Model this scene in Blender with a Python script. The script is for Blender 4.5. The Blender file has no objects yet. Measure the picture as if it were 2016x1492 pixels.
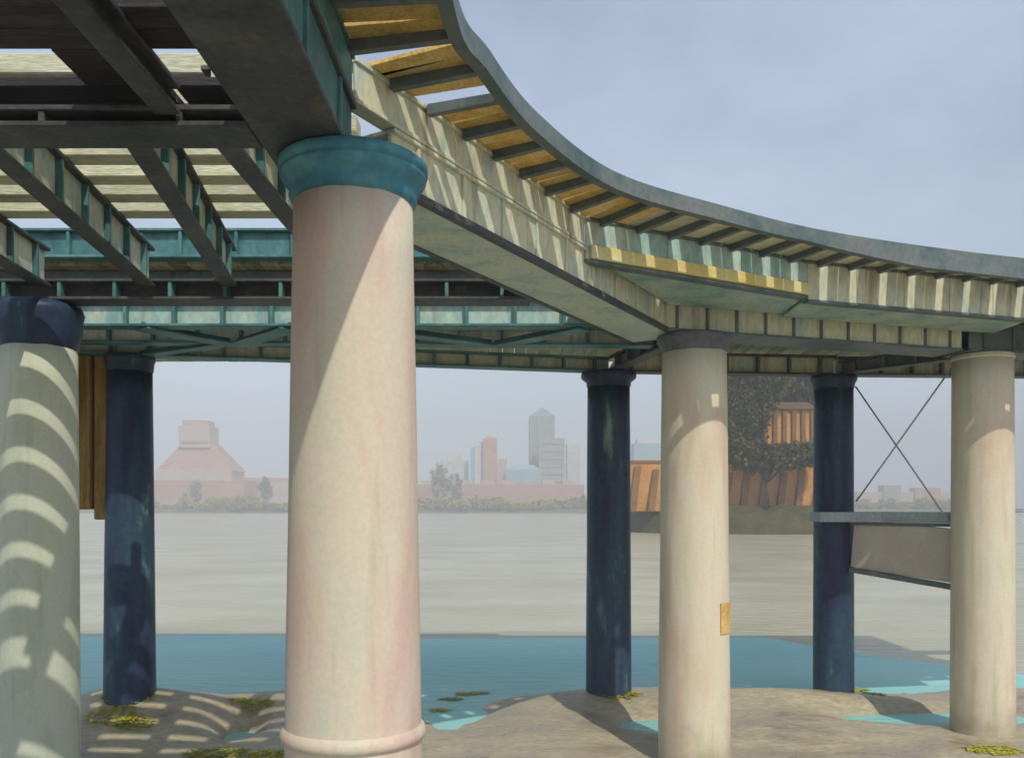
import bpy, bmesh, math, random
from mathutils import Vector, Matrix, noise

random.seed(7)
R = math.radians
sc = bpy.context.scene
col = sc.collection

# ------------------------------------------------------------------ camera
EYE = 3.05                      # eye height above the sand bar (z = 0)
FPX, U0, V0 = 1700.0, 1008.0, 1000.0   # focal length, principal column and horizon row in photo pixels
cam_d = bpy.data.cameras.new('camera')
cam = bpy.data.objects.new('camera', cam_d)
col.objects.link(cam)
cam.location = (0, 0, EYE)
cam.rotation_euler = (R(90), 0, 0)
cam_d.sensor_width = 36
cam_d.lens = FPX / 2016 * 36
cam_d.shift_y = (V0 - 746) / 2016
cam_d.clip_start = 0.05
cam_d.clip_end = 6000
sc.camera = cam

# ------------------------------------------------------------------ sky and sun
SUN_AZ, SUN_EL = R(24), R(47)   # azimuth: degrees to the right of straight behind the camera
to_sun = Vector((math.sin(SUN_AZ) * math.cos(SUN_EL), -math.cos(SUN_AZ) * math.cos(SUN_EL), math.sin(SUN_EL)))
world = bpy.data.worlds.new('World')
sc.world = world
world.use_nodes = True
nt = world.node_tree
nt.nodes.clear()
wo = nt.nodes.new('ShaderNodeOutputWorld')
bg = nt.nodes.new('ShaderNodeBackground')
sky = nt.nodes.new('ShaderNodeTexSky')
sky.sky_type = 'NISHITA'
sky.sun_disc = False
sky.sun_elevation = SUN_EL
sky.sun_rotation = math.atan2(to_sun.x, to_sun.y)
sky.air_density = 1.2
sky.dust_density = 1.5
sky.ozone_density = 1.5
bg.inputs['Strength'].default_value = 0.15
tc = nt.nodes.new('ShaderNodeTexCoord')
mp = nt.nodes.new('ShaderNodeMapping')
mp.inputs['Scale'].default_value = (1.6, 1.6, 3.2)
nz = nt.nodes.new('ShaderNodeTexNoise')
nz.inputs['Scale'].default_value = 1.7
nz.inputs['Detail'].default_value = 6
nz.inputs['Roughness'].default_value = 0.55
rp = nt.nodes.new('ShaderNodeValToRGB')
rp.color_ramp.elements[0].position = 0.30
rp.color_ramp.elements[0].color = (0.35, 0.35, 0.35, 1)
rp.color_ramp.elements[1].position = 0.72
rp.color_ramp.elements[1].color = (0.88, 0.88, 0.88, 1)
mx = nt.nodes.new('ShaderNodeMix')
mx.data_type = 'RGBA'
mx.inputs[7].default_value = (6.1, 7.0, 8.4, 1)     # thin high cloud, before the background strength
nt.links.new(tc.outputs['Generated'], mp.inputs['Vector'])
nt.links.new(mp.outputs['Vector'], nz.inputs['Vector'])
nt.links.new(nz.outputs['Fac'], rp.inputs['Fac'])
sx = nt.nodes.new('ShaderNodeSeparateXYZ')
nt.links.new(tc.outputs['Generated'], sx.inputs[0])
vr = nt.nodes.new('ShaderNodeMapRange')
vr.inputs['From Min'].default_value = 0.15
vr.inputs['From Max'].default_value = 0.85
vr.inputs['To Min'].default_value = 1.0
vr.inputs['To Max'].default_value = 0.30
nt.links.new(sx.outputs['Z'], vr.inputs['Value'])
vm_ = nt.nodes.new('ShaderNodeMath'); vm_.operation = 'MULTIPLY'
nt.links.new(rp.outputs['Color'], vm_.inputs[0])
nt.links.new(vr.outputs[0], vm_.inputs[1])
nt.links.new(vm_.outputs[0], mx.inputs[0])
nt.links.new(sky.outputs['Color'], mx.inputs[6])
nt.links.new(mx.outputs[2], bg.inputs['Color'])
nt.links.new(bg.outputs['Background'], wo.inputs['Surface'])

sun_d = bpy.data.lights.new('sun', 'SUN')
sun_d.energy = 3.0
sun_d.angle = R(0.55)
sun_d.color = (1.0, 0.93, 0.80)
sun = bpy.data.objects.new('sun', sun_d)
col.objects.link(sun)
sun.location = to_sun * 60
sun.rotation_euler = to_sun.to_track_quat('Z', 'Y').to_euler()

sc.view_settings.view_transform = 'Standard'
sc.view_settings.look = 'None'
sc.view_settings.exposure = -0.14
sc.view_settings.gamma = 1.0
sc.view_settings.use_curve_mapping = False
sc.render.engine = 'CYCLES'
sc.cycles.max_bounces = 8
sc.cycles.diffuse_bounces = 4
sc.cycles.use_denoising = True


# ------------------------------------------------------------------ materials
def mat(name, cols, scale=(1, 1, 1), nscale=2.0, rough=0.6, bump=0.15, bscale=25.0, metal=0.0, detail=6.0,
        fine=0.18, rand=0.0, pos=None, spec=0.3, rough2=None, iso=False, stain=None, rust=0.0):
    """Principled surface whose base colour wanders through cols along a noise in object space, with finer mottling and bump."""
    m = bpy.data.materials.new(name)
    m.use_nodes = True
    n, l = m.node_tree.nodes, m.node_tree.links
    p = n['Principled BSDF']
    t = n.new('ShaderNodeTexCoord')
    mpn = n.new('ShaderNodeMapping')
    mpn.inputs['Scale'].default_value = scale
    l.new(t.outputs['Object'], mpn.inputs['Vector'])
    oi = n.new('ShaderNodeObjectInfo')
    mu = n.new('ShaderNodeMath'); mu.operation = 'MULTIPLY'; mu.inputs[1].default_value = 37.0
    l.new(oi.outputs['Random'], mu.inputs[0])
    cb = n.new('ShaderNodeCombineXYZ')
    for i in range(3):
        l.new(mu.outputs[0], cb.inputs[i])
    l.new(cb.outputs[0], mpn.inputs['Location'])
    a = n.new('ShaderNodeTexNoise')
    a.inputs['Scale'].default_value = nscale
    a.inputs['Detail'].default_value = detail
    a.inputs['Roughness'].default_value = 0.6
    a.inputs['Distortion'].default_value = 0.4
    l.new(mpn.outputs[0], a.inputs['Vector'])
    r = n.new('ShaderNodeValToRGB')
    e = r.color_ramp.elements
    k = len(cols)
    pos = pos or [0.32 + 0.36 * i / max(k - 1, 1) for i in range(k)]
    while len(e) < k:
        e.new(0.5)
    for i, c in enumerate(cols):
        e[i].position = pos[i]
        e[i].color = (*c, 1)
    l.new(a.outputs['Fac'], r.inputs['Fac'])
    b = n.new('ShaderNodeTexNoise')
    b.inputs['Scale'].default_value = bscale
    b.inputs['Detail'].default_value = 4
    l.new((t.outputs['Object'] if iso else mpn.outputs[0]), b.inputs['Vector'])
    mr = n.new('ShaderNodeMapRange')
    mr.inputs['From Min'].default_value = 0.3
    mr.inputs['From Max'].default_value = 0.7
    mr.inputs['To Min'].default_value = 1 - fine
    mr.inputs['To Max'].default_value = 1 + fine
    l.new(b.outputs['Fac'], mr.inputs['Value'])
    if rand:
        m2 = n.new('ShaderNodeMath'); m2.operation = 'MULTIPLY_ADD'
        m2.inputs[1].default_value = 2 * rand; m2.inputs[2].default_value = 1 - rand
        l.new(oi.outputs['Random'], m2.inputs[0])
        m3 = n.new('ShaderNodeMath'); m3.operation = 'MULTIPLY'
        l.new(m2.outputs[0], m3.inputs[0]); l.new(mr.outputs[0], m3.inputs[1])
        val = m3.outputs[0]
    else:
        val = mr.outputs[0]
    vm = n.new('ShaderNodeVectorMath'); vm.operation = 'SCALE'
    l.new(r.outputs['Color'], vm.inputs[0])
    l.new(val, vm.inputs['Scale'])
    colour = vm.outputs[0]
    if rust:                     # thin rust runs down the paint
        ge0 = n.new('ShaderNodeNewGeometry')
        mp0 = n.new('ShaderNodeMapping'); mp0.inputs['Scale'].default_value = (7.0, 7.0, 0.55)
        l.new(ge0.outputs['Position'], mp0.inputs['Vector'])
        n0 = n.new('ShaderNodeTexNoise'); n0.inputs['Scale'].default_value = 1.0; n0.inputs['Detail'].default_value = 5
        l.new(mp0.outputs[0], n0.inputs['Vector'])
        r0 = n.new('ShaderNodeMapRange'); r0.inputs['From Min'].default_value = 0.56; r0.inputs['From Max'].default_value = 0.74
        r0.inputs['To Max'].default_value = rust
        l.new(n0.outputs['Fac'], r0.inputs['Value'])
        x0 = n.new('ShaderNodeMix'); x0.data_type = 'RGBA'; x0.inputs[7].default_value = (0.20, 0.105, 0.05, 1)
        l.new(r0.outputs[0], x0.inputs[0]); l.new(colour, x0.inputs[6])
        colour = x0.outputs[2]
    if stain:                    # tide mark: algae and mud staining with a ragged upper edge
        ge = n.new('ShaderNodeNewGeometry'); sp_ = n.new('ShaderNodeSeparateXYZ')
        l.new(ge.outputs['Position'], sp_.inputs[0])
        ns = n.new('ShaderNodeTexNoise'); ns.inputs['Scale'].default_value = 3.0; ns.inputs['Detail'].default_value = 5
        l.new(ge.outputs['Position'], ns.inputs['Vector'])
        ma = n.new('ShaderNodeMath'); ma.operation = 'MULTIPLY_ADD'; ma.inputs[1].default_value = -1.1
        l.new(ns.outputs['Fac'], ma.inputs[0]); l.new(sp_.outputs['Z'], ma.inputs[2])
        mr2 = n.new('ShaderNodeMapRange'); mr2.interpolation_type = 'SMOOTHSTEP'
        mr2.inputs['From Min'].default_value = -1.15; mr2.inputs['From Max'].default_value = -0.25
        mr2.inputs['To Min'].default_value = 0.60; mr2.inputs['To Max'].default_value = 0.0
        l.new(ma.outputs[0], mr2.inputs['Value'])
        mx2 = n.new('ShaderNodeMix'); mx2.data_type = 'RGBA'
        l.new(mr2.outputs[0], mx2.inputs[0]); l.new(colour, mx2.inputs[6]); mx2.inputs[7].default_value = (*stain, 1)
        l.new(mx2.outputs[2], p.inputs['Base Color'])
    else:
        l.new(colour, p.inputs['Base Color'])
    if rough2 is not None:
        rr = n.new('ShaderNodeMapRange')
        rr.inputs['From Min'].default_value = 0.35
        rr.inputs['From Max'].default_value = 0.65
        rr.inputs['To Min'].default_value = rough
        rr.inputs['To Max'].default_value = rough2
        l.new(a.outputs['Fac'], rr.inputs['Value'])
        l.new(rr.outputs[0], p.inputs['Roughness'])
    else:
        p.inputs['Roughness'].default_value = rough
    p.inputs['Metallic'].default_value = metal
    p.inputs['Specular IOR Level'].default_value = spec
    if bump:
        bp = n.new('ShaderNodeBump')
        bp.inputs['Strength'].default_value = bump
        bp.inputs['Distance'].default_value = 0.02
        l.new(b.outputs['Fac'], bp.inputs['Height'])
        l.new(bp.outputs[0], p.inputs['Normal'])
    return m


M = {}
# columns: old cream oil paint with pinkish, yellowish and greenish weathering running down
M['cream'] = mat('cream_column_paint', [(0.59, 0.46, 0.34), (0.63, 0.54, 0.41), (0.65, 0.59, 0.46), (0.56, 0.55, 0.36)],
                 scale=(1.5, 1.5, 0.42), nscale=1.3, detail=3.5, rough=0.55, iso=True, rust=0.22, stain=(0.22, 0.19, 0.10), bump=0.08, bscale=30, fine=0.045)
M['pink'] = mat('pink_cream_column_paint', [(0.60, 0.43, 0.36), (0.63, 0.50, 0.41), (0.64, 0.57, 0.45), (0.58, 0.57, 0.45)],
                scale=(1.4, 1.4, 0.40), nscale=1.2, detail=3.5, rough=0.55, iso=True, rust=0.22, stain=(0.22, 0.19, 0.10), bump=0.08, bscale=30, fine=0.045)
M['palegreen'] = mat('pale_green_column_paint', [(0.46, 0.50, 0.38), (0.56, 0.60, 0.46), (0.58, 0.60, 0.50)],
                     scale=(1.5, 1.5, 0.4), nscale=1.6, rough=0.6, iso=True, rust=0.22, stain=(0.22, 0.19, 0.10), bump=0.08, bscale=30, fine=0.05)
M['navy'] = mat('dark_navy_column_paint', [(0.020, 0.026, 0.070), (0.022, 0.042, 0.088), (0.03, 0.070, 0.105), (0.20, 0.30, 0.27)],
                scale=(2.2, 2.2, 0.5), nscale=1.3, rough=0.45, iso=True, bump=0.10, bscale=12, fine=0.2, pos=[0.34, 0.46, 0.62, 0.74])  # palest tone makes patches that imitate sun dapples
M['tealcap'] = mat('teal_capital_paint', [(0.03, 0.13, 0.19), (0.06, 0.22, 0.29), (0.12, 0.32, 0.33)],
                   nscale=2.2, rough=0.5, bump=0.25, bscale=14, fine=0.15)
M['greycap'] = mat('grey_capital_paint', [(0.10, 0.11, 0.13), (0.16, 0.17, 0.19)], nscale=2.2, rough=0.5, bump=0.2, bscale=14)
# ironwork
M['sage'] = mat('sage_cream_iron_paint', [(0.36, 0.47, 0.42), (0.56, 0.57, 0.42), (0.62, 0.60, 0.43), (0.40, 0.53, 0.49)],
                scale=(1.2, 1.2, 0.5), nscale=1.7, rust=0.6, rough=0.55, bump=0.25, bscale=16, fine=0.14)
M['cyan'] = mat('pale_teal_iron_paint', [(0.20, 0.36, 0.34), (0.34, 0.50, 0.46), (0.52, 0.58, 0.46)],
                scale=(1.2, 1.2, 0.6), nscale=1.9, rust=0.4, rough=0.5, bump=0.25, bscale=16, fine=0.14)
M['cyanlight'] = mat('pale_sage_teal_underside_paint', [(0.34, 0.50, 0.46), (0.52, 0.62, 0.52), (0.62, 0.64, 0.48)],
                     scale=(1.6, 1.6, 0.6), nscale=1.9, rust=0.3, rough=0.5, bump=0.2, bscale=16, fine=0.10)
M['sunlight'] = mat('yellow_cream_sun_tone', [(0.60, 0.44, 0.12), (0.66, 0.58, 0.26), (0.66, 0.62, 0.40)], nscale=1.3, rough=0.55, bump=0.1, fine=0.08)  # yellow painted where sun strikes the fascia's lower edge
M['teal'] = mat('teal_iron_paint', [(0.045, 0.12, 0.13), (0.07, 0.19, 0.19), (0.13, 0.27, 0.26)],
                scale=(1, 1, 0.6), nscale=2.0, rough=0.5, bump=0.25, bscale=16, fine=0.15)
M['iron'] = mat('dark_iron_paint', [(0.045, 0.05, 0.055), (0.07, 0.075, 0.08), (0.11, 0.105, 0.09)],
                nscale=2.2, rough=0.55, bump=0.3, bscale=18, fine=0.2)
M['slate'] = mat('slate_grey_iron_paint', [(0.07, 0.105, 0.11), (0.12, 0.155, 0.155), (0.16, 0.17, 0.17)],
                 nscale=2.0, rough=0.5, bump=0.25, bscale=16, fine=0.15)
M['rod'] = mat('grey_rod_steel', [(0.45, 0.42, 0.39), (0.55, 0.52, 0.48)], nscale=4, rough=0.5, bump=0.1)
# timber
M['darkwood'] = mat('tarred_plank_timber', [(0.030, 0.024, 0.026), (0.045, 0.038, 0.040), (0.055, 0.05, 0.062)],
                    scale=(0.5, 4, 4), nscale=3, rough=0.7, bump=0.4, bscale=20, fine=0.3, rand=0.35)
M['palewood'] = mat('cream_painted_timber', [(0.46, 0.45, 0.30), (0.58, 0.57, 0.40), (0.62, 0.60, 0.46)],
                    scale=(0.6, 4, 4), nscale=2.5, rough=0.7, bump=0.4, bscale=18, fine=0.2, rand=0.15)
M['ochre'] = mat('ochre_board_timber', [(0.50, 0.30, 0.08), (0.66, 0.45, 0.14), (0.62, 0.50, 0.27)],
                 scale=(2, 2, 2), nscale=2.0, rough=0.6, bump=0.35, bscale=20, fine=0.2, rand=0.2)
M['decktop'] = mat('weathered_deck_timber', [(0.26, 0.23, 0.15), (0.38, 0.34, 0.20), (0.46, 0.42, 0.24)],
                   scale=(4, 0.6, 4), nscale=2.5, rough=0.75, bump=0.4, bscale=18, fine=0.25, rand=0.25)
M['fender'] = mat('brown_fender_timber', [(0.30, 0.17, 0.04), (0.44, 0.26, 0.07), (0.56, 0.35, 0.12)],
                  scale=(4, 4, 0.5), nscale=2.2, rough=0.75, bump=0.5, bscale=16, fine=0.25, rand=0.35)
M['concrete'] = mat('pale_blue_grey_concrete', [(0.32, 0.38, 0.40), (0.40, 0.47, 0.49)], nscale=2, rough=0.75, bump=0.3)
M['panel'] = mat('beige_landing_paint', [(0.50, 0.44, 0.37), (0.58, 0.52, 0.44)], nscale=2, rough=0.65, bump=0.08, fine=0.06)
M['rust'] = mat('rusty_bolt_iron', [(0.10, 0.05, 0.03), (0.16, 0.08, 0.04)], nscale=6, rough=0.7, bump=0.2)


# ------------------------------------------------------------------ mesh helpers
def tag(o, label=None, cat=None, group=None, kind=None):
    if label: o['label'] = label
    if cat:
        o['category'] = cat
        o['kind'] = 'thing'
    if group: o['group'] = group
    if kind: o['kind'] = kind
    return o


def thing(name, loc, label, cat, group=None):
    o = bpy.data.objects.new(name, None)
    o.empty_display_size = 0.2
    col.objects.link(o)
    o.location = loc
    return tag(o, label, cat, group)


def base_of(o):
    v = Vector(o.location)
    while o.parent:
        o = o.parent
        v = v + Vector(o.location)
    return v


def obj(name, bm, m, parent=None, origin=None, smooth=False):
    """World-space bmesh -> one linked mesh object (child of parent, whose chain only translates)."""
    pb = base_of(parent) if parent else Vector((0, 0, 0))
    o0 = Vector(origin) if origin is not None else pb
    bmesh.ops.translate(bm, verts=bm.verts, vec=-o0)
    me = bpy.data.meshes.new(name)
    bm.to_mesh(me); bm.free()
    me.materials.append(M[m] if isinstance(m, str) else m)
    if smooth:
        for p in me.polygons: p.use_smooth = True
    o = bpy.data.objects.new(name, me)
    col.objects.link(o)
    o.location = o0 - pb
    if parent: o.parent = parent
    return o


def inst(name, me, loc, parent, rotz=0.0, scale=(1, 1, 1), roty=0.0):
    o = bpy.data.objects.new(name, me)
    col.objects.link(o)
    o.parent = parent
    o.location = Vector(loc) - (base_of(parent) if parent else Vector((0, 0, 0)))
    o.rotation_euler = (0, roty, rotz)
    o.scale = scale
    return o


def box(bm, x0, x1, y0, y1, z0, z1, bev=0.0, mtx=None):
    r = bmesh.ops.create_cube(bm, size=1)
    vs = r['verts']
    for v in vs:
        v.co = Vector(((x0 + x1) / 2 + v.co.x * (x1 - x0), (y0 + y1) / 2 + v.co.y * (y1 - y0), (z0 + z1) / 2 + v.co.z * (z1 - z0)))
    if bev:
        es = list({e for v in vs for e in v.link_edges})
        rb = bmesh.ops.bevel(bm, geom=es, offset=bev, segments=1, affect='EDGES')
        vs = list({v for f in rb['faces'] for v in f.verts} | {v for v in vs if v.is_valid})
    if mtx is not None:
        bmesh.ops.transform(bm, matrix=mtx, verts=vs)
    return vs


def frame(p0, p1):
    """Matrix with local x along p0->p1 (horizontal or sloped), y to its left, z up, origin p0; and the length."""
    p0, p1 = Vector(p0), Vector(p1)
    d = p1 - p0
    L = d.length
    x = d.normalized()
    y = Vector((0, 0, 1)).cross(x)
    if y.length < 1e-4: y = Vector((0, 1, 0))
    y.normalize()
    z = x.cross(y)
    m = Matrix((x, y, z)).transposed().to_4x4()
    m.translation = p0
    return m, L


def tube(bm, p0, p1, r0, r1=None, seg=10):
    m, L = frame(p0, p1)
    r1 = r0 if r1 is None else r1
    rings = []
    for t, r in ((0, r0), (L, r1)):
        rings.append([bm.verts.new(m @ Vector((t, r * math.cos(2 * math.pi * i / seg), r * math.sin(2 * math.pi * i / seg)))) for i in range(seg)])
    for i in range(seg):
        bm.faces.new((rings[0][i], rings[0][(i + 1) % seg], rings[1][(i + 1) % seg], rings[1][i]))
    bm.faces.new(rings[0][::-1]); bm.faces.new(rings[1])


def lathe(bm, cx, cy, prof, seg=56, wob=0.0):
    rings = []
    for r, z in prof:
        rings.append([bm.verts.new((cx + (r + wob * noise.noise((3 * math.cos(6.283 * i / seg), 3 * math.sin(6.283 * i / seg), z * 0.7))) * math.cos(6.283185 * i / seg),
                                    cy + (r + wob * noise.noise((3 * math.cos(6.283 * i / seg), 3 * math.sin(6.283 * i / seg), z * 0.7))) * math.sin(6.283185 * i / seg), z)) for i in range(seg)])
    for a, b in zip(rings, rings[1:]):
        for i in range(seg):
            bm.faces.new((a[i], a[(i + 1) % seg], b[(i + 1) % seg], b[i]))
    bm.faces.new(rings[0][::-1]); bm.faces.new(rings[-1])


def Z(zr):                       # height relative to the eye -> world height
    return EYE + zr


# ------------------------------------------------------------------ the foreshore, water and banks
WATER = -0.45
bumps = [(-6.2, 13.6, 2.2, 1.0, 0.58), (-3.5, 14.6, 2.0, 1.0, 0.28), (3.8, 15.4, 3.9, 1.1, 0.31), (1.5, 15.0, 1.6, 0.9, 0.08),
         (0.6, 13.2, 1.3, 1.1, 0.10), (4.2, 13.6, 1.5, 0.8, 0.12), (-3.6, 12.6, 2.6, 0.9, 0.06), (9.6, 16.4, 2.2, 0.6, 0.2),
         # hollows that hold the pools
         (-1.05, 14.9, 0.75, 1.0, -0.30), (2.3, 13.9, 0.6, 0.45, -0.36), (6.8, 14.35, 1.5, 0.42, -0.36), (-4.2, 13.3, 0.35, 0.55, -0.50), (-7.2, 13.0, 0.5, 0.5, -0.65)]


def ground_h(x, y):
    h = -0.40
    for bx, by, sx, sy, a in bumps:
        h += a * math.exp(-((x - bx) / sx) ** 2 - ((y - by) / sy) ** 2)
    if y > 15.0:
        h -= 0.20 * min(1, (y - 15.0) / 1.3)
    if y > 17.5:
        h -= min(1.2, (y - 17.5) * 0.05)
    if abs(x) < 60 and y > 5:
        h += 0.055 * noise.noise((x * 0.7, y * 1.5, 0.3)) + 0.02 * noise.noise((x * 1.9, y * 3.1, 5.3)) + 0.012 * noise.noise((x * 4, y * 6, 1.7))
    if y < 0:
        h += 0.05 * min(40, -y)
    return h


def ground_mat():
    m = mat('wet_sand', [(0.24, 0.195, 0.13), (0.35, 0.30, 0.205), (0.42, 0.37, 0.26), (0.34, 0.32, 0.225)], scale=(0.6, 1.2, 1), nscale=1.2,
            rough=0.22, rough2=0.8, bump=0.9, bscale=14, fine=0.16, spec=0.45)
    return m


bm = bmesh.new()
xs = [-1500, -600, -250, -100, -60] + [-40 + i * 1.6 for i in range(18)] + [-11.2 + i * 0.14 for i in range(170)] + [12.6 + i * 1.6 for i in range(18)] + [60, 100, 250, 600, 1500]
ys = [-400, -100, -40, -22] + [-14 + i * 1.0 for i in range(24)] + [10 + i * 0.10 for i in range(80)] + [18 + i * 1.2 for i in range(20)]
grid = [[bm.verts.new((x, y, ground_h(x, y))) for x in xs] for y in ys]
for j in range(len(ys) - 1):
    for i in range(len(xs) - 1):
        bm.faces.new((grid[j][i], grid[j][i + 1], grid[j + 1][i + 1], grid[j + 1][i]))
g = obj('foreshore', bm, ground_mat(), smooth=True)
tag(g, 'wet beige sand foreshore under the jetty', kind='structure')


def water_mat(name, c1, c2, wave, rough, edge=None):
    m = bpy.data.materials.new(name)
    m.use_nodes = True
    n, l = m.node_tree.nodes, m.node_tree.links
    p = n['Principled BSDF']
    t = n.new('ShaderNodeTexCoord')
    mpn = n.new('ShaderNodeMapping'); mpn.inputs['Scale'].default_value = (0.16, 0.36, 1)
    l.new(t.outputs['Object'], mpn.inputs['Vector'])
    a = n.new('ShaderNodeTexNoise'); a.inputs['Scale'].default_value = 0.8; a.inputs['Detail'].default_value = 5
    l.new(mpn.outputs[0], a.inputs['Vector'])
    r = n.new('ShaderNodeValToRGB')
    r.color_ramp.elements[0].position = 0.35; r.color_ramp.elements[0].color = (*c1, 1)
    r.color_ramp.elements[1].position = 0.65; r.color_ramp.elements[1].color = (*c2, 1)
    l.new(a.outputs['Fac'], r.inputs['Fac'])
    if edge:                     # the painted shade colour fades into the muddy river
        sy = n.new('ShaderNodeSeparateXYZ'); l.new(t.outputs['Object'], sy.inputs[0])
        ad = n.new('ShaderNodeMath'); ad.operation = 'MULTIPLY_ADD'; ad.inputs[1].default_value = 2.2
        l.new(a.outputs['Fac'], ad.inputs[0]); l.new(sy.outputs['Y'], ad.inputs[2])
        er = n.new('ShaderNodeMapRange'); er.interpolation_type = 'SMOOTHSTEP'
        er.inputs['From Min'].default_value = edge[0] + 1.1; er.inputs['From Max'].default_value = edge[1] + 1.1
        l.new(ad.outputs[0], er.inputs['Value'])
        em = n.new('ShaderNodeMix'); em.data_type = 'RGBA'; em.inputs[7].default_value = (*edge[2], 1)
        l.new(er.outputs[0], em.inputs[0]); l.new(r.outputs['Color'], em.inputs[6])
        l.new(em.outputs[2], p.inputs['Base Color'])
    else:
        l.new(r.outputs['Color'], p.inputs['Base Color'])
    p.inputs['Roughness'].default_value = rough
    p.inputs['IOR'].default_value = 1.33
    p.inputs['Specular IOR Level'].default_value = 0.5
    mp2 = n.new('ShaderNodeMapping'); mp2.inputs['Scale'].default_value = (0.9, 2.4, 1)
    l.new(t.outputs['Object'], mp2.inputs['Vector'])
    b = n.new('ShaderNodeTexNoise'); b.inputs['Scale'].default_value = 1.5; b.inputs['Detail'].default_value = 5
    l.new(mp2.outputs[0], b.inputs['Vector'])
    bp = n.new('ShaderNodeBump'); bp.inputs['Strength'].default_value = wave; bp.inputs['Distance'].default_value = 0.12
    l.new(b.outputs['Fac'], bp.inputs['Height'])
    l.new(bp.outputs[0], p.inputs['Normal'])
    return m


M['river'] = water_mat('muddy_river_water', (0.41, 0.385, 0.255), (0.51, 0.49, 0.355), 0.7, 0.26)
M['shadowed'] = water_mat('turquoise_shadow_tint', (0.22, 0.58, 0.56), (0.34, 0.67, 0.62), 0.6, 0.40, edge=(22.9, 24.1, (0.37, 0.37, 0.28)))  # turquoise stands in for the deck's shadow on the water

bm = bmesh.new()
vs = [bm.verts.new(c) for c in ((-1500, 9, WATER - 0.006), (1500, 9, WATER - 0.006), (1500, 640, WATER - 0.006), (-1500, 640, WATER - 0.006))]
bm.faces.new(vs)
tag(obj('river', bm, 'river'), 'broad grey-beige muddy river reaching the far bank', kind='structure')

# sheet of shallow water whose turquoise paints the deck's shadow, with a wavy outer edge where the muddy river begins
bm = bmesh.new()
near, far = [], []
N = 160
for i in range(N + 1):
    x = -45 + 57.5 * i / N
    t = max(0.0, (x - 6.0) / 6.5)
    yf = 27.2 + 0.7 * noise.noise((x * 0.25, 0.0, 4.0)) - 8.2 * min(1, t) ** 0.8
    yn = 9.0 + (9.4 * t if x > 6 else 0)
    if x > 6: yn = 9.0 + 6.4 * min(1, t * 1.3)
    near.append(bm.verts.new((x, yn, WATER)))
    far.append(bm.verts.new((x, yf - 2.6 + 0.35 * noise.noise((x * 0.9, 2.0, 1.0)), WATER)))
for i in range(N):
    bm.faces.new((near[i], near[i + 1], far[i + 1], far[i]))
tag(obj('shadow_tinted_water', bm, 'shadowed'), 'turquoise shallow water beyond the sand bar, deck shade put into its colour', kind='structure')


def bank_mesh(bm, pts_front, z0, z1, depth, back):
    """Sloping river bank: water-line polyline pts_front, rising from z0 to z1 over depth, flat for back metres."""
    rows = [[], [], [], []]
    for k, (x, y) in enumerate(pts_front):
        j = noise.noise((x * 0.11, y * 0.02, 2.0))
        rows[0].append(bm.verts.new((x, y + 2 * j, z0)))
        rows[1].append(bm.verts.new((x, y + depth * 0.5 + 2 * j, z0 + (z1 - z0) * (0.62 + 0.1 * j))))
        rows[2].append(bm.verts.new((x, y + depth, z1 + 0.2 * j)))
        rows[3].append(bm.verts.new((x, y + depth + back, z1)))
    for a, b in zip(rows, rows[1:]):
        for i in range(len(a) - 1):
            bm.faces.new((a[i], a[i + 1], b[i + 1], b[i]))


M['farbank'] = mat('far_bank_mud_and_grass', [(0.20, 0.18, 0.07), (0.16, 0.15, 0.08), (0.24, 0.22, 0.12)], nscale=0.1, rough=0.9, bump=0)
M['quaybank'] = mat('weedy_bank_mud', [(0.055, 0.05, 0.02), (0.085, 0.075, 0.03), (0.12, 0.10, 0.05)], nscale=0.5, rough=0.9, bump=0.4, bscale=3)
bm = bmesh.new()
bank_mesh(bm, [(-1500 + 20 * i, 606 + 6 * math.sin(i * 0.7)) for i in range(151)], -0.8, 2.6, 14, 1500)
tag(obj('far_bank', bm, 'farbank', smooth=True), 'low hazy far bank of the river', kind='structure')
bm = bmesh.new()
bank_mesh(bm, [(15.5, 142), (16.0, 134), (18.0, 124), (21, 118), (26, 115.5), (31, 114.5), (36, 114), (41, 114), (45.5, 116), (48, 122), (49, 140)], -1.0, 3.4, 5, 26)
tag(obj('quay_bank', bm, 'quaybank', smooth=True), 'dark weedy mud bank below the orange wall', kind='structure')


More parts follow.
